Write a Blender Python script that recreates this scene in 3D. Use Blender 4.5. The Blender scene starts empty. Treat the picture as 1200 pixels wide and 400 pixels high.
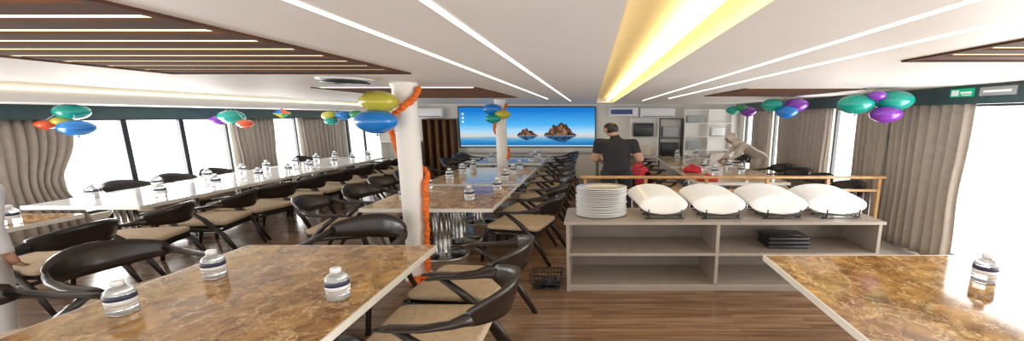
import bpy, math, random
from mathutils import Vector, Matrix, Quaternion
random.seed(7)
S=bpy.context.scene
COL=S.collection
pi=math.pi
# ------------------------------------------------------------------ materials
def mat(name,col,rough=0.5,metal=0.0,emis=None,es=0.0,noise=0.0,nscale=8,trans=0.0,alpha=1.0,coat=0.0,bump=0.0):
    m=bpy.data.materials.new(name); m.use_nodes=True
    nt=m.node_tree; b=nt.nodes['Principled BSDF']
    b.inputs['Base Color'].default_value=(*col,1); b.inputs['Roughness'].default_value=rough
    b.inputs['Metallic'].default_value=metal
    if trans: b.inputs['Transmission Weight'].default_value=trans
    if coat: b.inputs['Coat Weight'].default_value=coat
    if alpha<1: b.inputs['Alpha'].default_value=alpha
    if emis:
        b.inputs['Emission Color'].default_value=(*emis,1); b.inputs['Emission Strength'].default_value=es
    if noise or bump:
        tc=nt.nodes.new('ShaderNodeTexCoord'); n=nt.nodes.new('ShaderNodeTexNoise'); n.inputs['Scale'].default_value=nscale
        n.inputs['Detail'].default_value=5
        nt.links.new(tc.outputs['Object'],n.inputs['Vector'])
        if noise:
            r=nt.nodes.new('ShaderNodeValToRGB')
            r.color_ramp.elements[0].position=.3; r.color_ramp.elements[1].position=.7
            r.color_ramp.elements[0].color=(*[c*(1-noise) for c in col],1)
            r.color_ramp.elements[1].color=(*[min(1,c*(1+noise)) for c in col],1)
            nt.links.new(n.outputs['Fac'],r.inputs[0]); nt.links.new(r.outputs[0],b.inputs['Base Color'])
        if bump:
            bp=nt.nodes.new('ShaderNodeBump'); bp.inputs['Strength'].default_value=bump; bp.inputs['Distance'].default_value=.01
            nt.links.new(n.outputs['Fac'],bp.inputs['Height']); nt.links.new(bp.outputs[0],b.inputs['Normal'])
    return m
def emit(name,col,s):
    m=bpy.data.materials.new(name); m.use_nodes=True; nt=m.node_tree; nt.nodes.clear()
    e=nt.nodes.new('ShaderNodeEmission'); o=nt.nodes.new('ShaderNodeOutputMaterial')
    e.inputs[0].default_value=(*col,1); e.inputs[1].default_value=s; nt.links.new(e.outputs[0],o.inputs[0]); return m
def marble(name,c1,c2,cv,cd,rough=.12,vein=.5):
    m=bpy.data.materials.new(name); m.use_nodes=True; nt=m.node_tree; L=nt.links; b=nt.nodes['Principled BSDF']
    N=nt.nodes.new
    tc=N('ShaderNodeTexCoord')
    n=N('ShaderNodeTexNoise'); n.inputs['Scale'].default_value=5.5; n.inputs['Detail'].default_value=12; n.inputs['Roughness'].default_value=.7; n.inputs['Distortion'].default_value=.6
    L.new(tc.outputs['Object'],n.inputs['Vector'])
    r=N('ShaderNodeValToRGB'); r.color_ramp.elements[0].position=.40; r.color_ramp.elements[1].position=.60
    r.color_ramp.elements[0].color=(*c1,1); r.color_ramp.elements[1].color=(*c2,1)
    L.new(n.outputs['Fac'],r.inputs[0]); cur=r.outputs[0]
    for (sc,warp,wd,col,amt) in ((5.5,.28,.045,cv,vein),(11,.22,.05,cv,vein*.6),(4.2,.35,.05,cd,vein)):
        n2=N('ShaderNodeTexNoise'); n2.inputs['Scale'].default_value=5+sc*.3; n2.inputs['Detail'].default_value=8; n2.inputs['Roughness'].default_value=.65
        L.new(tc.outputs['Object'],n2.inputs['Vector'])
        mx=N('ShaderNodeMix'); mx.data_type='RGBA'; mx.inputs[0].default_value=warp
        L.new(tc.outputs['Object'],mx.inputs[6]); L.new(n2.outputs['Color'],mx.inputs[7])
        v=N('ShaderNodeTexVoronoi'); v.feature='DISTANCE_TO_EDGE'; v.inputs['Scale'].default_value=sc
        L.new(mx.outputs[2],v.inputs['Vector'])
        vr=N('ShaderNodeValToRGB'); vr.color_ramp.elements[0].position=0.0; vr.color_ramp.elements[1].position=wd
        vr.color_ramp.elements[0].color=(amt,amt,amt,1); vr.color_ramp.elements[1].color=(0,0,0,1)
        L.new(v.outputs['Distance'],vr.inputs[0])
        mu=N('ShaderNodeMath'); mu.operation='MULTIPLY'; L.new(vr.outputs[0],mu.inputs[0])
        mk=N('ShaderNodeMapRange'); mk.inputs[1].default_value=.34; mk.inputs[2].default_value=.52; L.new(n2.outputs['Fac'],mk.inputs[0]); L.new(mk.outputs[0],mu.inputs[1])
        m2=N('ShaderNodeMix'); m2.data_type='RGBA'; L.new(mu.outputs[0],m2.inputs[0]); L.new(cur,m2.inputs[6]); m2.inputs[7].default_value=(*col,1)
        cur=m2.outputs[2]
    L.new(cur,b.inputs['Base Color']); b.inputs['Roughness'].default_value=rough
    return m
def floor_mat():
    m=bpy.data.materials.new('wood_floor'); m.use_nodes=True; nt=m.node_tree; L=nt.links; b=nt.nodes['Principled BSDF']
    tc=nt.nodes.new('ShaderNodeTexCoord')
    br=nt.nodes.new('ShaderNodeTexBrick'); br.inputs['Scale'].default_value=1; br.inputs['Brick Width'].default_value=1.3; br.inputs['Row Height'].default_value=.055
    br.inputs['Mortar Size'].default_value=.002; br.inputs['Color1'].default_value=(.12,.062,.035,1); br.inputs['Color2'].default_value=(.36,.22,.13,1); br.inputs['Mortar'].default_value=(.05,.025,.015,1)
    L.new(tc.outputs['Object'],br.inputs['Vector'])
    mp=nt.nodes.new('ShaderNodeMapping'); mp.inputs['Scale'].default_value=(1.0,26,1); L.new(tc.outputs['Object'],mp.inputs[0])
    n=nt.nodes.new('ShaderNodeTexNoise'); n.inputs['Scale'].default_value=1.6; n.inputs['Detail'].default_value=6; L.new(mp.outputs[0],n.inputs['Vector'])
    r=nt.nodes.new('ShaderNodeValToRGB'); r.color_ramp.elements[0].position=.34; r.color_ramp.elements[1].position=.66
    r.color_ramp.elements[0].color=(.09,.045,.025,1); r.color_ramp.elements[1].color=(.42,.27,.17,1); L.new(n.outputs['Fac'],r.inputs[0])
    mx=nt.nodes.new('ShaderNodeMix'); mx.data_type='RGBA'; mx.inputs[0].default_value=.5; L.new(br.outputs[0],mx.inputs[6]); L.new(r.outputs[0],mx.inputs[7])
    L.new(mx.outputs[2],b.inputs['Base Color']); b.inputs['Roughness'].default_value=.17
    return m
M={}
M['floor']=floor_mat()
M['marble']=marble('brown_marble',(.23,.105,.025),(.53,.29,.085),(.86,.64,.34),(.09,.035,.01),.10,.75)
M['marble2']=marble('pale_marble',(.40,.28,.165),(.66,.51,.34),(.82,.71,.55),(.25,.16,.08),.07,.4)
M['marble_sheen']=marble('window_sheen_marble',(.70,.69,.68),(.82,.81,.80),(.88,.88,.87),(.6,.58,.56),.06,.3)  # window reflections on the table tops painted in as white marble colour
M['ceil']=mat('ceiling_white',(.84,.835,.83),.55,noise=.02,nscale=2)
M['white']=mat('white_paint',(.84,.83,.80),.4,noise=.02,nscale=3)
M['wallw']=mat('wall_offwhite',(.70,.68,.63),.6,noise=.05,nscale=2)
M['teal']=mat('teal_beam',(.045,.085,.092),.5,noise=.1)
M['black']=mat('black_wood',(.020,.013,.011),.28,noise=.25,nscale=12)
M['cush']=mat('beige_cushion',(.56,.43,.29),.85,noise=.12,nscale=30,bump=.2)
M['chrome']=mat('brushed_steel',(.62,.62,.62),.22,1.0,noise=.05)
M['edge']=mat('white_edge',(.78,.76,.72),.3,noise=.03)
M['frame']=mat('window_frame',(.03,.035,.04),.4,noise=.1)
M['slat']=mat('dark_slat',(.075,.025,.008),.85,noise=.3,nscale=5)
M['slatback']=mat('recess_dark',(.07,.026,.010),.8,noise=.2)
M['led']=emit('led_white',(1,.95,.86),2.8)
M['ledw']=emit('led_warm',(1,.82,.50),2.4)
M['ledy']=emit('led_yellow',(1,.80,.40),4.5)
M['coffer']=mat('coffer_glow_tint',(.96,.84,.55),.6,noise=.03)  # yellow of the LED glow is painted into the coffer's base colour
M['curt']=mat('taupe_curtain',(.37,.32,.27),.8,noise=.08,nscale=14,bump=.15)
M['taupe']=mat('taupe_laminate',(.20,.165,.135),.45,noise=.10,nscale=6)
M['topc']=mat('counter_top',(.35,.295,.25),.3,noise=.06,nscale=6)
M['porc']=mat('porcelain',(.78,.78,.77),.12,noise=.01,coat=.6)
M['wire']=mat('black_wire',(.012,.012,.012),.35,noise=.1)
M['railw']=mat('oak_rail',(.55,.31,.13),.4,noise=.2,nscale=10)
M['plast']=mat('bottle_plastic',(.93,.95,.97),.06,trans=.75,noise=.01)
M['label']=mat('bottle_label',(.03,.04,.09),.4,noise=.3,nscale=40)
M['labelw']=mat('bottle_label_white',(.75,.76,.78),.4,noise=.05,nscale=40)
M['cap']=mat('bottle_cap',(.85,.87,.9),.35,noise=.02)
M['orange']=mat('marigold',(.85,.16,.015),.7,noise=.3,nscale=30)
for n,c in dict(bteal=(.0,.33,.27),bblue=(.01,.20,.62),byel=(.50,.45,.05),bpur=(.22,.035,.42),bred=(.75,.10,.03),bgreen=(.02,.30,.10)).items():
    M[n]=mat('balloon_'+n[1:],c,.22,noise=.06,nscale=3,coat=.3)
M['skin']=mat('skin',(.42,.23,.15),.55,noise=.06,nscale=20)
M['hair']=mat('hair',(.012,.01,.009),.5,noise=.3,nscale=40)
M['bshirt']=mat('black_shirt',(.012,.012,.016),.8,noise=.2,nscale=10)
M['btrous']=mat('dark_trousers',(.02,.02,.026),.8,noise=.2,nscale=10)
M['shoe']=mat('shoe',(.03,.02,.015),.4,noise=.2)
M['wshirt']=mat('white_shirt',(.62,.62,.64),.8,noise=.08,nscale=6,bump=.3)
M['cream']=mat('cream_cloth',(.66,.57,.48),.8,noise=.08,nscale=8,bump=.2)
M['eye']=mat('eye',(.02,.015,.01),.2,noise=.05)
M['lip']=mat('lip',(.35,.12,.10),.5,noise=.05)
M['redc']=mat('red_cloth',(.55,.025,.05),.8,noise=.25,nscale=9)
M['acw']=mat('ac_white',(.80,.81,.82),.3,noise=.01)
M['dark']=mat('dark_plastic',(.02,.02,.022),.3,noise=.1)
M['greenem']=mat('exit_green',(.0,.32,.16),.4,emis=(0,.5,.25),es=.35,noise=.02)
M['signw']=mat('sign_white',(.75,.8,.78),.4,emis=(1,1,1),es=.2,noise=.02)
M['signg']=mat('sign_grey',(.38,.41,.42),.4,noise=.05)
M['bluebox']=mat('blue_sign',(.03,.06,.25),.4,noise=.1)
M['tile']=mat('pale_tile',(.50,.45,.40),.12,noise=.1,nscale=3)
# ------------------------------------------------------------------ mesh builder
class MB:
    def __init__(s): s.v=[];s.f=[];s.m=[];s.mats=[];s.sm=[]
    def mi(s,k):
        if k not in s.mats: s.mats.append(k)
        return s.mats.index(k)
    def add(s,vs,fs,k,smooth=False):
        o=len(s.v); i=s.mi(k); s.v+= [Vector(p) for p in vs]
        for f in fs: s.f.append([a+o for a in f]); s.m.append(i); s.sm.append(smooth)
    def box(s,x0,x1,y0,y1,z0,z1,k):
        vs=[(x,y,z) for z in(z0,z1) for y in(y0,y1) for x in(x0,x1)]
        s.add(vs,[(0,2,3,1),(4,5,7,6),(0,1,5,4),(2,6,7,3),(0,4,6,2),(1,3,7,5)],k)
    def bbox(s,x0,x1,y0,y1,z0,z1,k,r=.02,n=3):
        prof=[]
        for i in range(n+1):
            a=pi/2*i/n; prof.append((r*(1-math.sin(a)), z0+r*(1-math.cos(a))))
        for i in range(n+1):
            a=pi/2*i/n; prof.append((r*(1-math.cos(a)), z1-r*(1-math.sin(a))))
        R=r*2.0
        vs=[];fs=[];per=0
        for ins,z in prof:
            ring=[]
            for cx,cy,a0 in((x1-R,y1-R,0),(x0+R,y1-R,pi/2),(x0+R,y0+R,pi),(x1-R,y0+R,1.5*pi)):
                for j in range(5):
                    a=a0+pi/2*j/4; rr=max(R-ins,.0005); ring.append((cx+rr*math.cos(a),cy+rr*math.sin(a),z))
            per=len(ring); vs+=ring
        k2=len(prof)
        for i in range(k2-1):
            for j in range(per): fs.append((i*per+j,i*per+(j+1)%per,(i+1)*per+(j+1)%per,(i+1)*per+j))
        fs.append(tuple(range(per))[::-1]); fs.append(tuple((k2-1)*per+j for j in range(per)))
        s.add(vs,fs,k,True)
    def lathe(s,prof,k,seg=24,c=(0,0,0),sx=1,sy=1,mat4=None,smooth=True):
        vs=[];fs=[]
        for r,z in prof:
            for j in range(seg):
                a=2*pi*j/seg; p=Vector((r*math.cos(a)*sx,r*math.sin(a)*sy,z))
                if mat4: p=mat4@p
                vs.append(p+Vector(c))
        for i in range(len(prof)-1):
            for j in range(seg): fs.append((i*seg+j,i*seg+(j+1)%seg,(i+1)*seg+(j+1)%seg,(i+1)*seg+j))
        fs.append(tuple(range(seg))[::-1]); fs.append(tuple((len(prof)-1)*seg+j for j in range(seg)))
        s.add(vs,fs,k,smooth)
    def ell(s,c,rx,ry,rz,k,seg=16,rings=10,rot=None):
        prof=[(max(math.sin(pi*i/rings),.002),-math.cos(pi*i/rings)) for i in range(rings+1)]
        vs=[];fs=[]
        for r,z in prof:
            for j in range(seg):
                a=2*pi*j/seg; p=Vector((r*math.cos(a)*rx,r*math.sin(a)*ry,z*rz))
                if rot: p=rot@p
                vs.append(p+Vector(c))
        for i in range(rings):
            for j in range(seg): fs.append((i*seg+j,i*seg+(j+1)%seg,(i+1)*seg+(j+1)%seg,(i+1)*seg+j))
        fs.append(tuple(range(seg))[::-1]); fs.append(tuple(rings*seg+j for j in range(seg)))
        s.add(vs,fs,k,True)
    def tube(s,pts,rad,k,seg=8,side=None,smooth=True):
        pts=[Vector(p) for p in pts]; n=len(pts); vs=[];fs=[]
        for i,p in enumerate(pts):
            t=(pts[min(i+1,n-1)]-pts[max(i-1,0)]).normalized()
            sd=Vector(side) if side else (Vector((0,0,1)) if abs(t.z)<.9 else Vector((1,0,0)))
            nn=t.cross(sd).normalized(); sd=nn.cross(t).normalized()
            r=rad[i] if isinstance(rad,list) else rad
            a,b=(r if isinstance(r,tuple) else (r,r))
            for j in range(seg):
                an=2*pi*j/seg+pi/seg; vs.append(p+sd*(a*math.cos(an))+nn*(b*math.sin(an)))
        for i in range(n-1):
            for j in range(seg): fs.append((i*seg+j,(i+1)*seg+j,(i+1)*seg+(j+1)%seg,i*seg+(j+1)%seg))
        fs.append(tuple(range(seg))); fs.append(tuple((n-1)*seg+j for j in range(seg))[::-1])
        s.add(vs,fs,k,smooth)
    def cap(s,p0,r0,p1,r1,k,seg=14,side=None):
        p0=Vector(p0);p1=Vector(p1); s.tube([p0,p1],[r0,r1],k,seg,side)
        for p,r in((p0,r0),(p1,r1)):
            m=min(r) if isinstance(r,tuple) else r
            s.ell(p,m,m,m,k,12,8)
    def xf(s,mx): s.v=[mx@p for p in s.v]; return s
    def mesh(s,name):
        me=bpy.data.meshes.new(name); me.from_pydata([tuple(p) for p in s.v],[],s.f)
        for k in s.mats: me.materials.append(M[k])
        me.polygons.foreach_set('material_index',s.m); me.polygons.foreach_set('use_smooth',s.sm); me.update(); return me
    def obj(s,name,loc=(0,0,0)):
        o=bpy.data.objects.new(name,s.mesh(name)); o.location=loc; COL.objects.link(o); return o
def inst(me,name,loc,rz=0):
    o=bpy.data.objects.new(name,me); o.location=loc; o.rotation_euler=(0,0,rz); COL.objects.link(o); return o
# ------------------------------------------------------------------ room
XL,XR,YB,YF,H=-7.7,4.5,10.5,-2.0,2.2
b=MB(); b.box(XL-.2,XR+.2,YF,YB+.2,-.1,0,'floor'); b.obj('floor')
b=MB(); b.box(3.3,XR-.01,2.9,5.0,0,.006,'tile'); b.obj('floor_tile_strip')
holes=[(-3.43,-1.52,.2,2.87),(-3.43,-1.45,4.3,6.6),(2.0,3.9,.2,2.23),(2.0,3.5,4.5,6.1),(.107,.56,YF,9.3)]
xs=sorted({-6.3,XR+.2}|{h[0] for h in holes}|{h[1] for h in holes}); ys=sorted({YF,YB+.2}|{h[2] for h in holes}|{h[3] for h in holes})
b=MB()
for i in range(len(xs)-1):
    for j in range(len(ys)-1):
        cx=(xs[i]+xs[i+1])/2; cy=(ys[j]+ys[j+1])/2
        if any(h[0]<cx<h[1] and h[2]<cy<h[3] for h in holes): continue
        b.box(xs[i],xs[i+1],ys[j],ys[j+1],H,H+.14,'ceil')
b.box(-6.3,XR+.2,YF,YB+.2,H+.14,H+.2,'ceil')
b.box(XL-.2,-6.3,YF,YB+.2,2.0,H+.2,'ceil')
b.obj('ceiling')
def slats(x0,x1,y0,y1,name,p=.2):
    b=MB(); b.box(x0,x1,y0,y1,H+.11,H+.135,'slatback')
    y=y1-.02
    while y-p*.6>y0:
        b.box(x0+.01,x1-.01,y-p*.62,y,H-.005,H+.05,'slat')
        b.box(x0+.01,x1-.01,y-p*.60-.048,y-p*.60-.022,H+.002,H+.02,'ledw')
        b.box(x0+.01,x1-.01,y-p*.60-.058,y-p*.60-.012,H+.02,H+.05,'slatback')
        y-=p
    for a,c in((x0-.03,x0+.01),(x1-.01,x1+.03)): b.box(a,c,y0,y1,H-.012,H+.0,'slat')
    b.box(x0-.03,x1+.03,y1-.01,y1+.03,H-.012,H,'slat')
    b.obj(name)
for i,h in enumerate(holes[:4]): slats(*h,'ceiling_slat_panel' if i==0 else 'ceiling_slat_panel.%03d'%i)
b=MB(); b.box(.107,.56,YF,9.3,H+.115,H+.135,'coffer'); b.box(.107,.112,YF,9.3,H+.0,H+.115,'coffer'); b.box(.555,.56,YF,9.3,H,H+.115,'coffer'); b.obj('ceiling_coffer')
b=MB(); b.box(.375,.47,YF+.1,9.2,H+.05,H+.065,'ledy'); 
for y in (.5,2.5,4.5,6.5,8.5): b.box(.415,.43,y,y+.02,H+.065,H+.115,'white')
b.obj('coffer_led_light')
for i,(x,y1) in enumerate([(-.92,7.2),(-.51,8.2),(1.16,8.0),(1.54,7.0)]):
    b=MB(); b.box(x-.011,x+.011,YF,y1,H-.006,H+.001,'led'); b.obj('linear_ceiling_light' if i==0 else 'linear_ceiling_light.%03d'%i)
b=MB(); b.box(-6.305,-6.28,YF,YB,H-.06,H-.035,'ledw'); b.obj('cove_light')
b=MB(); b.box(XL,-7.42,YF,YB,1.80,2.0,'teal'); b.obj('wall_beam_left')
b=MB(); b.box(4.36,XR,YF,YB,1.985,2.185,'teal'); b.obj('wall_beam_right')
def side_wall(x0,x1,openings,z0,z1,name,ztop):
    b=MB(); y=YF
    for a,c in openings:
        b.box(x0,x1,y,a,0,ztop,'wallw'); b.box(x0,x1,a,c,0,z0,'wallw'); b.box(x0,x1,a,c,z1,ztop,'wallw'); y=c
    b.box(x0,x1,y,YB+.2,0,ztop,'wallw'); b.obj(name)
LO=[(-1.5,1.0),(1.2,4.2),(4.9,7.3),(8.15,9.0)]
RO=[(-1.5,1.0),(1.2,4.35),(5.55,6.45),(8.05,8.6),(9.3,10.2)]
side_wall(XL-.2,XL,LO,.35,1.82,'wall_left',2.2)
side_wall(XR,XR+.2,RO,.08,2.0,'wall_right',2.2)
wn=0
def win(x,a,c,z0,z1,n):
    global wn; wn+=1
    b=MB(); t=.03
    b.box(x-t,x+t,a,c,z0,z0+.05,'frame'); b.box(x-t,x+t,a,c,z1-.04,z1,'frame')
    for i in range(n+1):
        y=a+(c-a)*i/n; w=.035
        b.box(x-t,x+t,max(a,y-w),min(c,y+w),z0+.05,z1-.04,'frame')
    b.obj('window_%d'%wn)
win(XL-.08,-1.5,1.0,.35,1.82,3); win(XL-.08,1.2,4.2,.35,1.82,4)
win(XL-.08,4.9,7.3,.35,1.82,3); win(XL-.08,8.15,9.0,.35,1.82,1)
win(XR+.08,-1.5,1.0,.08,2.0,2); win(XR+.08,1.2,4.35,.08,2.0,2); win(XR+.08,5.55,6.45,.08,2.0,1); win(XR+.08,8.05,8.6,.08,2.0,1); win(XR+.08,9.3,10.2,.08,2.0,2)
b=MB(); b.box(XL,-7.55,YB,YB+.2,0,2.2,'wallw'); b.box(-7.55,-6.5,YB,YB+.2,0,.4,'wallw'); b.box(-7.55,-6.5,YB,YB+.2,1.9,2.2,'wallw'); b.box(-6.5,XR,YB,YB+.2,0,2.2,'wallw'); b.obj('wall_back')
b=MB()
for x in(-7.55,-7.05,-6.55): b.box(x,x+.05,YB+.05,YB+.1,.4,1.9,'frame')
b.box(-7.55,-6.5,YB+.05,YB+.1,.4,.45,'frame'); b.box(-7.55,-6.5,YB+.05,YB+.1,1.85,1.9,'frame'); b.obj('window_10')
b=MB(); b.box(XL,XL+.02,YF,YB,0,.09,'teal'); b.obj('baseboard_left')
def curtain(x,a,c,z0,z1,sgn,pl=9,pinch=.0,zp=.9,lean=0,name='curtain',mid=None):
    nu=pl*10; nz=16; vs=[];fs=[]
    for j in range(nz+1):
        t=j/nz; z=z1+(z0-z1)*t
        w=1-pinch*math.exp(-((z-zp)/.4)**2)
        m=(a+c)/2 if mid is None else mid
        for i in range(nu+1):
            u=i/nu; y=a+(c-a)*u
            y=m+(y-m)*w+lean*t
            ph=2*pi*pl*(u+.02*math.sin(7*u+1))
            d=.030*(math.sin(ph)+.25*math.sin(2*ph+1+t))*(.85+.25*math.sin(u*9+2))+.006*math.sin(2*pi*u*3.3+t*2)
            vs.append((x+sgn*.03+d,y,z))
    for j in range(nz):
        for i in range(nu): q=j*(nu+1)+i; fs.append((q,q+1,q+nu+2,q+nu+1))
    b=MB(); b.add(vs,fs,'curt',True); o=b.obj(name)
    md=o.modifiers.new('th','SOLIDIFY'); md.thickness=.006
curtain(XL+.10,4.0,5.0,.12,1.80,1,10,.30,.9,name='curtain',mid=4.3)
curtain(XL+.07,7.3,8.2,.12,1.80,1,8,.1); curtain(XL+.07,9.0,10.3,.12,1.80,1,9,.05)
curtain(XL+.07,.95,1.3,.12,1.80,1,5,.1)
curtain(XR-.11,3.97,5.05,.03,1.985,-1,9,.06,.9); curtain(XR-.11,5.1,5.7,.03,1.985,-1,6,.05)
curtain(XR-.11,6.35,8.1,.03,1.985,-1,13,.05); curtain(XR-.11,8.55,9.3,.03,1.985,-1,6,.05)
# ------------------------------------------------------------------ pillars
def pillar(x,y,name):
    b=MB(); b.lathe([(.15,0),(.15,.03),(.122,.05),(.118,.1),(.118,H-.05),(.135,H-.03),(.135,H)],'white',32); b.obj(name,(x,y,0))
PX,PY=-2.0,3.72
pillar(PX,PY,'pillar'); pillar(-2.02,7.62,'pillar.001')
def garland(pts,name,r=.028):
    b=MB()
    P=[Vector(p) for p in pts]; path=[]
    for i in range(len(P)-1):
        n=max(1,int((P[i+1]-P[i]).length/.022))
        for k in range(n): path.append(P[i].lerp(P[i+1],k/n))
    for p in path:
        q=p+Vector([random.uniform(-.007,.007) for _ in range(3)]); rr=r*random.uniform(.8,1.2)
        b.ell(q,rr*1.15,rr,rr*.75,'orange',7,5,Quaternion((random.random(),random.random(),random.random(),1)).normalized().to_matrix())
    b.obj(name)
pts=[]; keys=[(2.14,5),(1.98,-50),(1.78,-150),(1.6,-180),(1.42,-200),(1.2,-330),(1.1,-370)]
for i in range(len(keys)-1):
    (z0,a0),(z1,a1)=keys[i],keys[i+1]
    for j in range(10):
        t=j/10; a=math.radians(a0+(a1-a0)*t); R=.16
        pts.append((PX+R*math.cos(a),PY+R*math.sin(a),z0+(z1-z0)*t))
for i in range(16):
    t=i/15; a=math.radians(-10-25*t); pts.append((PX+(.16+.02*t)*math.cos(a),PY+(.16+.02*t)*math.sin(a),1.1-1.04*t))
for i in range(16): a=i*.5; pts.append((PX+.12+.11*math.cos(a),PY-.20+.05*math.sin(a),.05))
garland(pts,'marigold_garland',.033)
pts=[(-2.02+.15*math.cos(math.radians(-i*9)),7.62+.15*math.sin(math.radians(-i*9)),2.1-.028*i) for i in range(44)]
garland(pts,'marigold_garland.001',.033)
# ------------------------------------------------------------------ balloons
bn=0
def balloon_cluster(items,anchor):
    global bn
    b=MB()
    anchor=(anchor[0],anchor[1],min(anchor[2],2.19))
    for (x,y,z,r,k) in items:
        rx,rz=r,r*.56; z=min(z,2.17-rz)
        prof=[]
        for i in range(13):
            a=pi*i/12; rr=math.sin(a); zz=-math.cos(a)
            if zz<0: zz*=1.12; rr*= (1-.12*abs(zz)**2)
            prof.append((max(rr,.01)*rx,zz*rz))
        b.lathe(prof,k,20,(x,y,z),1,.85)
        b.lathe([(.004,0),(.02,-.02),(.001,-.002)],k,8,(x,y,z-rz*1.12))
        b.tube([(x,y,z+rz*.9),Vector(anchor)],.003,'white',5)
    b.obj('balloon_cluster' if bn==0 else 'balloon_cluster.%03d'%bn); bn+=1
def W(u,v,y):
    th=math.atan(.16); k=(200-v)/400; A=math.tan(math.atan(k)-th); z=1.85+A*y
    d=y*math.cos(th)-(z-1.85)*math.sin(th); return ((u-694)/400*d,y,z)
def bc(lst,y,anchor_uv):
    it=[]
    for n,(u,v,rp,k) in enumerate(lst):
        p=W(u,v,y-.05*n); it.append((*p,rp/400*y,k))
    a=W(*anchor_uv,y+.05); balloon_cluster(it,a)
bc([(444,119,21,'byel'),(441,142,23,'bblue')],3.42,(460,112))
bc([(84,131,15,'bteal'),(73,142,9,'byel'),(54,146,9,'bred'),(90,150,15,'bblue')],4.6,(84,122))
bc([(271,137,13,'bteal'),(256,141,9,'bpur'),(287,145,8,'bred')],6.6,(271,124))
bc([(388,136,10,'byel'),(403,135,9,'bblue'),(418,134,8,'bgreen'),(388,142,7,'bteal')],8.6,(400,122))
bc([(577,128,11,'bblue'),(589,134,9,'byel'),(578,139,9,'bteal')],7.3,(588,124))
bc([(859,129,8,'bteal'),(877,131,9,'bpur'),(869,126,6,'bgreen')],8.4,(866,121))
bc([(905,123,12,'bteal'),(933,121,13,'bpur'),(922,131,12,'bblue')],6.5,(918,112))
bc([(1003,122,19,'bteal'),(1047,118,20,'bteal'),(1038,134,16,'bpur'),(1028,112,9,'bpur')],4.45,(1030,104))
b=MB(); cx,cy,cz=W(330,133,7.0)
for i,k in enumerate(['bred','bgreen','byel','bblue']):
    q=[(0,.1),(.19,0),(0,-.1),(-.19,0)]
    p0=q[i];p1=q[(i+1)%4]
    b.add([(cx,cy,cz),(cx+p0[0],cy,cz+p0[1]),(cx+p1[0],cy,cz+p1[1]),(cx,cy+.02,cz),(cx+p0[0],cy+.02,cz+p0[1]),(cx+p1[0],cy+.02,cz+p1[1])],[(0,1,2),(3,5,4),(1,4,5,2)],k)
b.tube([(cx,cy+.01,cz+.1),(cx,cy+.01,2.19)],.003,'white',5); b.obj('paper_kite_decoration')
# ------------------------------------------------------------------ tables
def table(x0,x1,y0,y1,name,k='marble'):
    b=MB(); cx,cy=(x0+x1)/2,(y0+y1)/2; x0-=cx;x1-=cx;y0-=cy;y1-=cy
    b.box(x0,x1,y0,y1,.722,.75,k)
    b.box(x0-.012,x1+.012,y0-.012,y1+.012,.705,.7215,'edge')
    for a in((x0-.012,x0,y0-.012,y1+.012),(x1,x1+.012,y0-.012,y1+.012),(x0,x1,y0-.012,y0),(x0,x1,y1,y1+.012)): b.box(*a,.7215,.749,'edge')
    b.box(x0+.35,x1-.35,y0+.2,y1-.2,.66,.705,'dark')
    for yy in (y0+.38,y1-.38):
        b.lathe([(.30,0),(.30,.012),(.26,.03),(.10,.045),(.085,.06),(.085,.62),(.14,.645),(.14,.66)],'chrome',28,(0,yy,0),1.2,.8)
        for j in range(10):
            a=2*pi*j/10; b.tube([(.105*math.cos(a),yy+.075*math.sin(a),.05),(.105*math.cos(a),yy+.075*math.sin(a),.64)],.012,'chrome',6)
    return b.obj(name,(cx,cy,0))
T=[(-2.96,-1.35,.7,2.79,'marble'),(1.38,3.5,.4,2.58,'marble'),(-7.25,-5.8,1.9,3.75,'marble'),
   (-2.79,-1.21,3.98,5.3,'marble'),(-2.79,-1.21,5.45,7.3,'marble2'),(-2.79,-1.21,7.95,9.6,'marble2'),
   (-7.05,-5.6,4.1,5.6,'marble_sheen'),(-7.05,-5.6,5.68,7.3,'marble_sheen'),(-7.05,-5.6,7.38,9.2,'marble_sheen'),
   (1.75,3.3,5.6,7.3,'marble2'),(1.75,3.3,7.45,9.4,'marble2')]
for i,t in enumerate(T): table(*t[:4],'dining_table' if i==0 else 'dining_table.%03d'%i,t[4])
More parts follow.
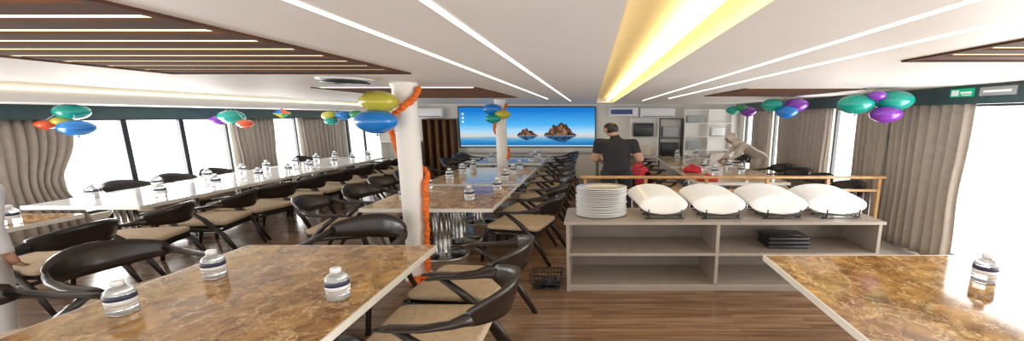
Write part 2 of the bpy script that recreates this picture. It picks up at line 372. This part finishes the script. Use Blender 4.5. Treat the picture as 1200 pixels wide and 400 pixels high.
# ------------------------------------------------------------------ chairs
def chair_mesh(rz,name):
    b=MB()
    b.bbox(-.26,.22,-.245,.245,.42,.485,'cush',.025)
    b.box(-.25,.20,-.235,.235,.385,.424,'black')
    for s in(-1,1):
        y=.265*s
        b.tube([(-.30,y,0),(-.245,y,.40),(-.235,y,.44)],[(.016,.014),(.024,.017),(.022,.017)],'black',8)
        b.tube([(.31,y*1.02,0),(.19,y,.30),(.06,y,.52),(-.06,y*1.03,.655)],[(.015,.014),(.026,.017),(.024,.016),(.02,.016)],'black',8)
        b.tube([(-.25,y,.40),(.16,y,.37)],[(.026,.014),(.026,.014)],'black',8)
        b.tube([(-.14,y*1.0,.655),(-.09,y*1.03,.668),(.04,y*1.06,.672),(.15,y*1.04,.69),(.225,y*.94,.715)],[(.008,.02),(.014,.032),(.015,.034),(.026,.024),(.045,.018)],'black',10)
    b.box(-.24,-.215,-.25,.25,.37,.42,'black')
    b.tube([(.165,-.265,.35),(.165,.265,.35)],[(.02,.012),(.02,.012)],'black',8)
    N=18; vs=[];fs=[]
    for i in range(N+1):
        t=-1+2*i/N; y=.262*t; x=.335-.115*t*t-.02*t**4
        hh=.048+.068*math.cos(t*pi/2)**.7 if abs(t)<1 else .048
        zc=.722+.012*(1-t*t)
        th=.013
        for dx,dz in((-th,-hh),(th*.6,-hh-.004),(th+.004,-hh*.4),(th+.012,hh*.6),(th*.9+.012,hh),(-th*.4+.01,hh+.004),(-th+.006,hh*.5),(-th-.002,-hh*.3)):
            vs.append((x+dx+.12*dz*1.0,y,zc+dz))
    for i in range(N):
        for j in range(8): fs.append((i*8+j,i*8+(j+1)%8,(i+1)*8+(j+1)%8,(i+1)*8+j))
    fs.append(tuple(range(8))[::-1]); fs.append(tuple(N*8+j for j in range(8)))
    b.add(vs,fs,'black',True)
    b.xf(Matrix.Diagonal((1.5,1.12,1,1))@Matrix.Rotation(rz,4,'Z'))
    return b.mesh(name)
CM={}
cn=0
def chair(x,y,deg):
    global cn
    d=round(deg/6)*6
    if d not in CM: CM[d]=chair_mesh(math.radians(d),'dining_chair')
    inst(CM[d],'dining_chair' if cn==0 else 'dining_chair.%03d'%cn,(x,y,0)); cn+=1
J=lambda a:random.uniform(-a,a)
chair(-1.04,2.72,-6); chair(-1.02,2.06,0)
chair(-3.48,2.50,168); chair(-3.42,1.80,186); chair(-3.4,1.1,180)
chair(-2.26,3.02,84)
chair(-5.30,3.15,0); chair(-5.30,3.83,12)
for y in(4.55,5.2,5.85,6.5,7.15,7.8,8.45,9.1): chair(-5.22+J(.05),y,J(13))
for y in(5.25,5.9,6.55,8.6): chair(-6.98,y,180)
for y in(4.25,4.9,5.6,6.25,6.9,8.15,8.8,9.45): chair(-3.15+J(.08),y,180+J(14))
for y in(4.38,5.05,5.72,6.4,7.05,7.7,8.35,9.0,9.65): chair(-.90+J(.06),y,J(12))
for y in(6.35,7.05,7.8,8.5,9.15): chair(1.42,y,180+J(6))
for y in(5.25,5.9,6.55,7.2,9.0): chair(3.66,y,J(8))
# ------------------------------------------------------------------ bottles
def bottle_mesh():
    b=MB()
    b.lathe([(.040,0),(.047,.006),(.048,.03),(.045,.036),(.048,.042),(.048,.060)],'plast',22)
    b.lathe([(.0485,.060),(.0485,.085)],'labelw',22)
    b.lathe([(.0487,.085),(.0487,.112)],'label',22)
    b.lathe([(.048,.112),(.048,.118),(.044,.130),(.030,.148),(.019,.156),(.018,.166)],'plast',22)
    b.lathe([(.0215,.160),(.0215,.182),(.019,.186)],'cap',18)
    b.xf(Matrix.Diagonal((1.4,1.15,1.05,1))); return b.mesh('water_bottle')
BM=bottle_mesh(); k=0
B=[(-1.55,1.94),(-2.65,1.78),(-2.6,2.21),(2.63,2.15),(-2.45,4.35),(-1.62,4.4),(-1.42,5.0),(-2.5,5.1)]
for y in(5.8,6.4,7.0,8.3,8.9,9.4): B+=[(-1.5,y),(-2.5,y+.1)]
for y in(4.6,5.3,6.0,6.6,7.1,7.8,8.4,9.0): B+=[(-5.95,y),(-6.75,y-.1)]
for y in(6.3,6.9,8.25,9.2): B+=[(2.3,y),(2.85,y+.15)]
B+=[(-6.0,3.4),(-6.1,2.6)]
for x,y in B: inst(BM,'water_bottle' if k==0 else 'water_bottle.%03d'%k,(x,y,.7505)); k+=1
# ------------------------------------------------------------------ serving counter
b=MB(); x0,x1,y0,y1=-.27,3.0,3.39,3.90
b.box(x0-.02,x1+.02,y0-.02,y1+.02,.745,.775,'topc')
b.box(x0,x0+.035,y0,y1,0,.745,'topc'); b.box(x1-.035,x1,y0,y1,0,.745,'topc'); b.box(1.29,1.325,y0,y1,.07,.745,'topc')
b.box(x0+.035,x1-.035,y1-.02,y1,.0,.745,'taupe')
b.box(x0+.035,x1-.035,y0,y1-.02,.05,.08,'topc'); b.box(x0+.035,x1-.035,y0+.02,y1-.02,0,.05,'topc')
b.box(x0+.035,1.29,y0,y1-.02,.40,.43,'topc'); b.box(1.325,x1-.035,y0,y1-.02,.40,.43,'topc')
b.obj('serving_counter')
PP=[(.001,.004),(.6,.004),(.68,.010),(.95,.028),(1,.034),(.99,.040),(.66,.022),(.6,.016),(.001,.016)]
def plate_prof(r,q=.55): return [(p*r,z*q) for p,z in PP]
b=MB()
for i in range(19): b.lathe(plate_prof(.185),'porc',32,(J(.008),J(.006),i*.0165),1.5,.98)
b.obj('plate_stack',(.10,3.64,.776))
for n,(cx,rx) in enumerate([(.76,.26),(1.36,.285),(2.0,.31),(2.62,.32)]):
    b=MB(); tilt=math.radians(68)
    R=Matrix.Rotation(tilt,3,'X'); nrm=R@Vector((0,0,1)); rz=.108
    for i in range(14):
        f=(13-i)/13
        c=Vector((-.10*f+J(.003),.14,.0))+nrm*(.0175*i); c.z=.03+rz*math.sin(tilt)+.075*f**.8
        b.lathe(plate_prof(rz,.6),'porc',36,(0,0,0),rx/rz,1.0,Matrix.Translation(c)@R.to_4x4())
    for s in(-1,1):
        xx=.17*s
        b.tube([(xx,-.20,.11),(xx,-.195,.03),(xx,-.16,.014),(xx,.14,.014),(xx,.19,.03),(xx,.19,.18)],.007,'wire',6)
        b.tube([(xx,-.16,.03),(xx,.17,.10)],.007,'wire',6)
    for yy in(-.17,.0,.17): b.tube([(-.21,yy,.008),(.21,yy,.008)],.007,'wire',6)
    b.tube([(-.17,-.20,.07),(0,-.205,.05),(.17,-.20,.07)],.006,'wire',6)
    b.obj('platter_rack' if n==0 else 'platter_rack.%03d'%n,(cx,3.64,.777))
b=MB()
for i in range(3):
    z=.431+i*.045
    b.bbox(1.9,2.35,3.5,3.76,z,z+.04,'dark',.012)
b.tube([(1.95,3.5,.575),(2.12,3.47,.60),(2.30,3.5,.575)],.008,'wire',6)
b.obj('black_tray_stack')
b=MB()
for z in(.02,.07,.12,.17):
    s=.8+.2*z/.17; q=[(-.17*s,-.1*s,z),(.17*s,-.1*s,z),(.17*s,.1*s,z),(-.17*s,.1*s,z),(-.17*s,-.1*s,z)]
    for i in range(4): b.tube([q[i],q[i+1]],.006,'wire',5)
for i in range(9):
    x=-.16+.04*i
    for yy in(-1,1): b.tube([(x*.8,.08*yy,.005),(x,.1*yy,.17)],.004,'wire',5)
b.box(-.13,.13,-.07,.07,.004,.012,'wire'); b.ell((.02,0,.06),.09,.06,.05,'wire'); b.obj('wire_basket',(-.5,3.50,.0))
b=MB()
b.bbox(-.17,4.1,4.66,4.74,.985,1.02,'railw',.012); b.box(-.1,4.05,4.685,4.715,.80,.83,'railw')
for x in(-.1,.75,1.6,2.45,3.3,4.02): b.box(x-.02,x+.02,4.68,4.72,0,.985,'railw')
for i in range(40):
    x=-.05+.102*i; b.tube([(x,4.70,.0),(x,4.70,.80)],.006,'chrome',6)
b.obj('wooden_railing')
# ------------------------------------------------------------------ back wall items
m=bpy.data.materials.new('wallpaper_sky'); m.use_nodes=True; nt=m.node_tree; nt.nodes.clear()
tc=nt.nodes.new('ShaderNodeTexCoord'); sp=nt.nodes.new('ShaderNodeSeparateXYZ'); r=nt.nodes.new('ShaderNodeValToRGB'); e=nt.nodes.new('ShaderNodeEmission'); o=nt.nodes.new('ShaderNodeOutputMaterial')
nz=nt.nodes.new('ShaderNodeTexNoise'); nz.inputs['Scale'].default_value=4; nz.inputs['Detail'].default_value=8
mpp=nt.nodes.new('ShaderNodeMapping'); mpp.inputs['Scale'].default_value=(1.5,1,6)
nt.links.new(tc.outputs['Generated'],mpp.inputs[0]); nt.links.new(mpp.outputs[0],nz.inputs['Vector'])
ad=nt.nodes.new('ShaderNodeMath'); ad.operation='MULTIPLY_ADD'; ad.inputs[1].default_value=.16
nt.links.new(nz.outputs['Fac'],ad.inputs[0]); nt.links.new(tc.outputs['Generated'],sp.inputs[0]); nt.links.new(sp.outputs['Z'],ad.inputs[2])
cr=r.color_ramp; cr.elements[0].position=.05; cr.elements[0].color=(.005,.06,.22,1); cr.elements[1].position=1; cr.elements[1].color=(.01,.19,.62,1)
for p,c in((.20,(.03,.26,.58,1)),(.30,(.20,.44,.66,1)),(.345,(.68,.62,.54,1)),(.44,(.45,.70,.88,1)),(.64,(.08,.45,.86,1))):
    q=cr.elements.new(p); q.color=c
nt.links.new(ad.outputs[0],r.inputs[0]); nt.links.new(r.outputs[0],e.inputs[0]); e.inputs[1].default_value=.82; nt.links.new(e.outputs[0],o.inputs[0]); M['sky']=m
def rockmat(name,c1,c2,s):
    m=emit(name,c1,s); nt=m.node_tree; e=[n for n in nt.nodes if n.type=='EMISSION'][0]
    tc=nt.nodes.new('ShaderNodeTexCoord'); n=nt.nodes.new('ShaderNodeTexNoise'); n.inputs['Scale'].default_value=9; n.inputs['Detail'].default_value=8
    r=nt.nodes.new('ShaderNodeValToRGB'); r.color_ramp.elements[0].position=.42; r.color_ramp.elements[1].position=.6
    r.color_ramp.elements[0].color=(*c1,1); r.color_ramp.elements[1].color=(*c2,1)
    nt.links.new(tc.outputs['Object'],n.inputs['Vector']); nt.links.new(n.outputs['Fac'],r.inputs[0]); nt.links.new(r.outputs[0],e.inputs[0]); return m
M['rock']=rockmat('screen_rock',(.035,.02,.02),(.16,.08,.05),.7); M['rockl']=rockmat('screen_rock_lit',(.10,.05,.03),(.42,.22,.12),.7); M['refl']=rockmat('screen_reflection',(.025,.045,.08),(.04,.16,.34),.7); M['bar']=emit('taskbar',(.55,.75,.9),.7); M['icon']=emit('icons',(.9,.9,.85),.8)
b=MB(); sx0,sx1,sz0,sz1=-4.02,.08,.93,2.10; yy=YB-.06
b.box(sx0-.04,sx1+.04,yy+.005,YB-.002,sz0-.04,sz1+.04,'dark')
b.obj('video_wall_frame')
b=MB(); b.add([(sx0,yy,sz0),(sx1,yy,sz0),(sx1,yy,sz1),(sx0,yy,sz1)],[(0,1,2,3)],'sky')
b2=b
def zz(z): return .28+(z-.36)*1.2 if z>=.355 else z*.78
def fl(pts,k,dy): b2.add([(sx0+(sx1-sx0)*p[0],yy-dy,sz0+(sz1-sz0)*zz(p[1])) for p in pts],[tuple(range(len(pts)))],k)
fl([(.62,.36),(.635,.43),(.65,.42),(.665,.50),(.68,.53),(.69,.60),(.705,.58),(.72,.57),(.74,.62),(.757,.65),(.77,.60),(.79,.61),(.805,.53),(.82,.50),(.835,.42),(.85,.41),(.865,.36)],'rock',.002)
fl([(.655,.38),(.665,.46),(.685,.56),(.695,.46),(.70,.38)],'rockl',.003)
fl([(.71,.38),(.725,.52),(.755,.61),(.765,.5),(.775,.54),(.79,.44),(.80,.38)],'rockl',.003)
fl([(.42,.36),(.435,.42),(.45,.43),(.465,.50),(.48,.49),(.495,.53),(.51,.46),(.53,.47),(.55,.41),(.58,.36)],'rock',.002); fl([(.46,.37),(.47,.45),(.495,.50),(.51,.42),(.53,.38)],'rockl',.003)
fl([(.30,.36),(.31,.40),(.34,.39),(.35,.36)],'rock',.002)
fl([(.62,.35),(.865,.35),(.82,.26),(.77,.12),(.72,.18),(.66,.26)],'refl',.002); fl([(.42,.35),(.58,.35),(.54,.26),(.49,.20),(.45,.28)],'refl',.002)
fl([(0,0),(1,0),(1,.04),(0,.04)],'bar',.004)
for i in range(3):
    z=.86-.1*i; b2.add([(sx0+(sx1-sx0)*a,yy-.002,sz0+(sz1-sz0)*c) for a,c in((.02,z),(.033,z),(.033,z-.05),(.02,z-.05))],[(0,1,2,3)],'icon')
b2.obj('desktop_screen')
def ac(cx,w,name):
    b=MB(); b.bbox(cx-w/2,cx+w/2,YB-.22,YB-.005,1.80,2.09,'acw',.03); b.box(cx-w/2+.06,cx+w/2-.06,YB-.225,YB-.2,1.83,1.85,'dark')
    b.obj(name)
ac(-5.2,1.5,'air_conditioner'); ac(1.95,1.05,'air_conditioner.001')
b=MB(); b.bbox(.5,1.38,YB-.2,YB-.005,1.84,2.10,'acw',.02); b.box(.55,1.2,YB-.206,YB-.2,1.9,2.04,'bluebox'); b.obj('wall_sign_box')
def shelf(x0,x1,z0,z1,nx,nz,k,kb,name,dep=.3,items=()):
    b=MB(); y0=YB-dep; t=.025
    b.box(x0,x1,YB-.03,YB-.002,z0,z1,kb)
    for i in range(nx+1): x=x0+(x1-x0-t)*i/nx; b.box(x,x+t,y0,YB-.03,z0,z1,k)
    for j in range(nz+1): z=z0+(z1-z0-t)*j/nz; b.box(x0+t,x1-t,y0+.005,YB-.03,z,z+t,k)
    for (a,c,z,h,kk) in items: b.bbox(a,c,y0+.03,YB-.06,z,z+h,kk,.015)
    b.obj(name)
shelf(-5.05,-4.12,0,1.76,4,1,'slat','railw','wooden_display_shelf',.3)
shelf(-6.3,-5.12,0,1.1,2,2,'white','white','storage_cabinet',.35)
shelf(1.15,2.0,0,1.78,1,3,'white','white','display_shelf',.2,[(1.25,1.85,1.24,.40,'dark'),(1.3,1.8,.66,.3,'cream')])
shelf(2.02,2.72,0,1.78,1,3,'dark','wallw','media_cabinet',.2,[(2.1,2.62,.63,.42,'dark'),(2.12,2.6,1.23,.3,'signg')])
shelf(2.76,4.2,0,2.05,2,5,'white','white','open_shelf_unit',.2,[(2.85,3.3,1.66,.2,'signg'),(3.6,4.0,1.26,.25,'acw'),(2.9,3.3,.85,.25,'signg'),(3.6,4.05,.43,.3,'cream')])
shelf(.2,1.12,0,1.0,2,1,'white','white','storage_cabinet.001',.3)
b=MB(); b.box(-4.0,.1,YB-.4,YB-.01,0,.72,'white')
for x in(-3.0,-2.0,-1.0): b.box(x-.01,x+.01,YB-.405,YB-.4,.05,.68,'dark')
b.box(-4.02,.12,YB-.42,YB-.01,.72,.75,'topc'); b.obj('low_sideboard')
b=MB(); b.box(4.345,4.358,3.98,4.24,2.07,2.165,'greenem'); b.box(4.341,4.345,4.14,4.22,2.085,2.15,'signw'); b.box(4.341,4.345,4.0,4.12,2.105,2.13,'signw'); b.box(4.341,4.345,4.0,4.1,2.085,2.095,'signw'); b.obj('exit_sign')
b=MB(); b.box(4.345,4.358,3.58,3.92,2.07,2.165,'signg'); b.box(4.341,4.345,3.62,3.88,2.105,2.13,'signw'); b.obj('notice_sign')
b=MB(); b.lathe([(.20,.02),(.20,.03),(.14,.05),(.05,.055)],'dark',24); b.lathe([(.22,.045),(.24,.06)],'acw',24); b.obj('ceiling_vent',(-2.35,3.35,H-.062))
def cloth(loc,name,rx,ry,rz,k):
    b=MB(); b.ell((0,0,0),rx,ry,rz,k,30,18)
    for p in b.v:
        n=1+.22*math.sin(p.x*23+p.y*11)+.15*math.sin(p.y*31-p.x*17); p.x*=n; p.y*=n; p.z=max(-rz*.55,p.z*n)+rz*.55
    b.obj(name,loc)
cloth((1.98,5.80,.752),'red_cloth_bundle',.16,.12,.06,'redc'); cloth((1.96,6.65,.752),'red_cloth_bundle.001',.15,.14,.09,'redc')
def drape(x,y,name):
    b=MB(); vs=[];fs=[]; nu,nv=16,14
    for i in range(nu+1):
        for j in range(nv+1):
            s=-1+2*j/nv; yy=-.26+.52*i/nu
            dx=.055*math.copysign(min(1,abs(s)*3),s)+.05*s; z=.865-.36*max(0,abs(s)-.15)**1.1+.012*math.sin(yy*26)
            dx+=.014*math.sin(yy*31+s*3)+ .10*(yy/.26)**2
            vs.append((x+dx,y+yy*1.05,z))
    for i in range(nu):
        for j in range(nv): q=i*(nv+1)+j; fs.append((q,q+1,q+nv+2,q+nv+1))
    b.add(vs,fs,'redc',True); o=b.obj(name); md=o.modifiers.new('t','SOLIDIFY'); md.thickness=.012
drape(.92,6.35,'red_garment'); drape(.92,7.05,'red_garment.001')
# ------------------------------------------------------------------ people
def hand(b,w,d,n,s,k,curl=.5):
    w=Vector(w); d=Vector(d).normalized(); n=Vector(n).normalized(); sd=d.cross(n).normalized()*s
    b.tube([w-d*.02,w+d*.02,w+d*.06,w+d*.09],[(.024,.018),(.034,.016),(.042,.015),(.036,.011)],k,10,side=sd)
    for i,(o,l) in enumerate(((.030,.072),(.010,.08),(-.011,.075),(-.031,.058))):
        p=w+d*.085+sd*o; c=curl
        q=[p]; ang=0
        for seg in(.45,.32,.23):
            ang+=c*.6; q.append(q[-1]+(d*math.cos(ang)+n*math.sin(ang))*l*seg)
        b.tube(q,[.0095,.009,.0082,.006],k,8)
    p=w+d*.03+sd*.03; b.tube([p,p+(d*.6+sd*.7+n*.2)*.035,p+(d*1.1+sd*.8+n*.5)*.05],[.012,.010,.007],k,8)
def person(name,J_,loc,rz,mats,sleeve=.6,scarf=False,headrot=0,face=True,sc=(1.5,1.12,1.0),curl=.6):
    b=MB(); segs=[]
    V={k:Vector(v) for k,v in J_.items()}
    side=(V['shR']-V['shL']).normalized()
    def seg(a,ra,c,rc,tag,sd=None):
        b.cap(a,ra,c,rc,'skin',16,sd); m=lambda r:(r[0]+r[1])/2 if isinstance(r,tuple) else r
        segs.append((Vector(a),Vector(c),m(ra),m(rc),tag))
    pel,ch,nk,hd=V['pel'],V['chest'],V['neck'],V['head']
    wa=pel.lerp(ch,.45)
    b.tube([pel-(ch-pel).normalized()*.10,pel,wa,ch,ch.lerp(nk,.6),nk],[(.13,.10),(.165,.115),(.145,.10),(.175,.115),(.17,.095),(.06,.055)],'skin',20,side=tuple(side))
    for a,c,r in((pel,wa,.13),(wa,ch,.125),(ch,nk.lerp(ch,.3),.12)): segs.append((a,c,r,r,'torso'))
    seg(nk-(hd-nk)*.2,.055,hd,.052,'neck')
    for s_ in'LR':
        seg(V['sh'+s_],.062,V['el'+s_],.046,'up'+s_); seg(V['el'+s_],.044,V['ha'+s_],.028,'fo'+s_)
        b.cap(ch.lerp(nk,.55),.07,V['sh'+s_],.062,'skin'); segs.append((ch.lerp(nk,.55),V['sh'+s_],.07,.062,'torso'))
        seg(V['hip'+s_],.095,V['kn'+s_],.062,'leg'); seg(V['kn'+s_],.062,V['an'+s_],.045,'leg')
        b.cap(V['an'+s_]+Vector((0,-.03,-.03)),.042,V['toe'+s_],.034,'skin'); segs.append((V['an'+s_]+Vector((0,-.03,-.03)),V['toe'+s_],.042,.034,'foot'))
    up=(hd-nk).normalized(); up=(up+Vector((0,0,.6))).normalized() if headrot==0 else up
    fw=V['look'].normalized(); up=(up-fw*up.dot(fw)).normalized(); rt=fw.cross(up)
    HR=Matrix((rt,fw,up)).transposed()
    hc=hd+up*.03
    b.ell(hc+up*.02,.078,.098,.10,'skin',20,14,HR); b.ell(hc-up*.05+fw*.025,.056,.068,.07,'skin',16,10,HR)
    b.tube([hc+fw*.09+up*.015,hc+fw*.118-up*.025,hc+fw*.095-up*.035],[.010,.016,.012],'skin',8)
    for s_ in(-1,1): b.ell(hc+rt*.08*s_-fw*.005-up*.005,.012,.020,.032,'skin',10,8,HR)
    if scarf:
        b.ell(hc+up*.015-fw*.02,.10,.112,.118,'skin',20,14,HR); b.cap(hc-up*.08-fw*.01,.09,nk,.12,'skin')
    tmp=b.mesh('tmp'); ob=bpy.data.objects.new('tmp',tmp); COL.objects.link(ob)
    md=ob.modifiers.new('r','REMESH'); md.mode='VOXEL'; md.voxel_size=.011
    sm=ob.modifiers.new('s','SMOOTH'); sm.factor=.5; sm.iterations=5
    dg=bpy.context.evaluated_depsgraph_get(); dg.update(); ev=ob.evaluated_get(dg); me=bpy.data.meshes.new_from_object(ev)
    o2=MB(); vs=[v.co.copy() for v in me.vertices]
    def cls(p):
        best=9;tg='torso';tt=0
        for a,c,ra,rc,tag in segs:
            ab=c-a; t=max(0,min(1,(p-a).dot(ab)/max(ab.length_squared,1e-6))); dd=(p-(a+ab*t)).length-(ra+(rc-ra)*t)
            if dd<best: best,tg,tt=dd,tag,t
        l=p-hc; q=Vector((l.dot(rt),l.dot(fw),l.dot(up)))
        if q.length<.155 and q.z>-.14 and tg in('neck',) or (q.length<.13 and q.z>-.1):
            if scarf: return 'skin' if (q.y>.055 and abs(q.x)<.058 and -.10<q.z<.075) else mats['hair']
            if q.z>.055+.5*max(0,q.y-.03) or (q.y<.005 and q.z>-.065 and not(abs(q.x)>.078 and q.z<.03)): return mats['hair']
            return 'skin'
        if tg=='torso': return mats['shirt'] if p.z>pel.z-.06 or abs(pel.z-ch.z)<.2 else mats['trousers']
        if tg=='neck': return mats['hair'] if scarf else 'skin'
        if tg[:2]=='up': return mats['shirt'] if tt<sleeve else 'skin'
        if tg[:2]=='fo': return mats['shirt'] if sleeve>1 and tt<sleeve-1 else 'skin'
        if tg=='foot': return 'shoe'
        return mats['trousers']
    fc={}
    for p in me.polygons: fc.setdefault(cls(p.center),[]).append(tuple(p.vertices))
    o2.v+=vs
    for kk,fs in fc.items():
        i=o2.mi(kk)
        for f in fs: o2.f.append(list(f)); o2.m.append(i); o2.sm.append(True)
    bpy.data.objects.remove(ob)
    if face:
        for s_ in(-1,1):
            o2.ell(hc+rt*.032*s_+fw*.088+up*.022,.011,.008,.007,'eye',10,8,HR); o2.ell(hc+rt*.032*s_+fw*.092+up*.043,.018,.006,.004,'hair' if not scarf else 'shoe',10,6,HR)
        o2.ell(hc+fw*.088-up*.060,.024,.010,.008,'lip',12,8,HR)
    for s_,sg in(('L',-1),('R',1)):
        d=(V['ha'+s_]-V['el'+s_]).normalized(); n=V.get('pn',Vector((0,0,-1))); n=(n-d*n.dot(d)).normalized()
        hand(o2,V['ha'+s_],d,n,-sg if d.y>0 else sg,'skin',curl)
    o2.xf(Matrix.Diagonal((sc[0],sc[1],sc[2],1))@Matrix.Rotation(rz,4,'Z'))
    return o2.obj(name,loc)
man=dict(pel=(0,-.01,.97),chest=(.01,.04,1.28),neck=(0,.07,1.49),head=(-.03,.12,1.60),look=(-.35,.85,-.45),
 shL=(-.185,.05,1.43),shR=(.185,.03,1.42),elL=(-.22,.10,1.14),elR=(.25,-.03,1.14),haL=(-.12,.32,1.08),haR=(.16,.20,1.00),
 hipL=(-.09,0,.92),hipR=(.09,0,.92),knL=(-.10,.03,.50),knR=(.12,.02,.50),anL=(-.11,-.02,.08),anR=(.14,-.02,.08),toeL=(-.13,.13,.035),toeR=(.17,.13,.035),pn=(0,0,-1))
person('standing_man',man,(.40,5.55,0),math.radians(8),dict(shirt='bshirt',trousers='btrous',hair='hair'),.62)
wom=dict(pel=(0,-.22,.90),chest=(0,.05,1.10),neck=(0,.20,1.22),head=(0,.30,1.30),look=(0,.75,-.66),
 shL=(-.16,.15,1.17),shR=(.16,.15,1.17),elL=(-.24,.26,.96),elR=(.24,.24,.96),haL=(-.15,.42,.81),haR=(.15,.40,.81),
 hipL=(-.08,-.22,.85),hipR=(.08,-.22,.85),knL=(-.09,-.14,.47),knR=(.09,-.16,.47),anL=(-.09,-.20,.08),anR=(.09,-.22,.08),toeL=(-.10,-.06,.03),toeR=(.10,-.08,.03))
person('bending_woman',wom,(3.70,8.1,0),math.radians(90),dict(shirt='cream',trousers='cream',hair='cream'),1.9,scarf=True,headrot=1,curl=.1,sc=(1.3,1.2,1.0))
man2=dict(pel=(0,0,.93),chest=(0,.02,1.20),neck=(0,.02,1.38),head=(0,.05,1.49),look=(0,1,-.15),
 shL=(-.185,.02,1.31),shR=(.185,.02,1.31),elL=(-.22,-.02,1.04),elR=(.21,-.02,1.04),haL=(-.21,.03,.80),haR=(.19,.03,.80),
 hipL=(-.09,0,.88),hipR=(.09,0,.88),knL=(-.10,.02,.49),knR=(.10,.02,.49),anL=(-.11,-.02,.08),anR=(.11,-.02,.08),toeL=(-.12,.13,.035),toeR=(.12,.13,.035),pn=(0,1,0))
person('standing_man.001',man2,(-4.82,2.48,0),math.radians(0),dict(shirt='wshirt',trousers='wshirt',hair='hair'),1.95)
# ------------------------------------------------------------------ light
w=bpy.data.worlds.new('World'); S.world=w; w.use_nodes=True
bg=w.node_tree.nodes['Background']; bg.inputs[0].default_value=(1.0,.98,.95,1); bg.inputs[1].default_value=1.95
def area(name,loc,rot,sx,sy,e,col):
    l=bpy.data.lights.new(name,'AREA'); l.shape='RECTANGLE'; l.size=sx; l.size_y=sy; l.energy=e; l.color=col
    o=bpy.data.objects.new(name,l); o.location=loc; o.rotation_euler=rot; COL.objects.link(o)
area('daylight_left',(XL-.4,4.5,1.1),(0,-pi/2,0),1.5,10,400,(1,.98,.95))
area('daylight_right',(XR+.4,4.5,1.1),(0,pi/2,0),1.9,10,360,(1,.98,.95))
cam=bpy.data.cameras.new('camera'); co=bpy.data.objects.new('camera',cam); COL.objects.link(co)
cam.lens=12; cam.sensor_width=36; cam.sensor_fit='HORIZONTAL'; cam.shift_x=-94/1200; cam.clip_start=.05
co.location=(0,0,1.85); co.rotation_euler=(pi/2-math.atan(.16),0,0)
S.camera=co
S.view_settings.view_transform='Standard'; S.view_settings.look='None'; S.view_settings.exposure=.36
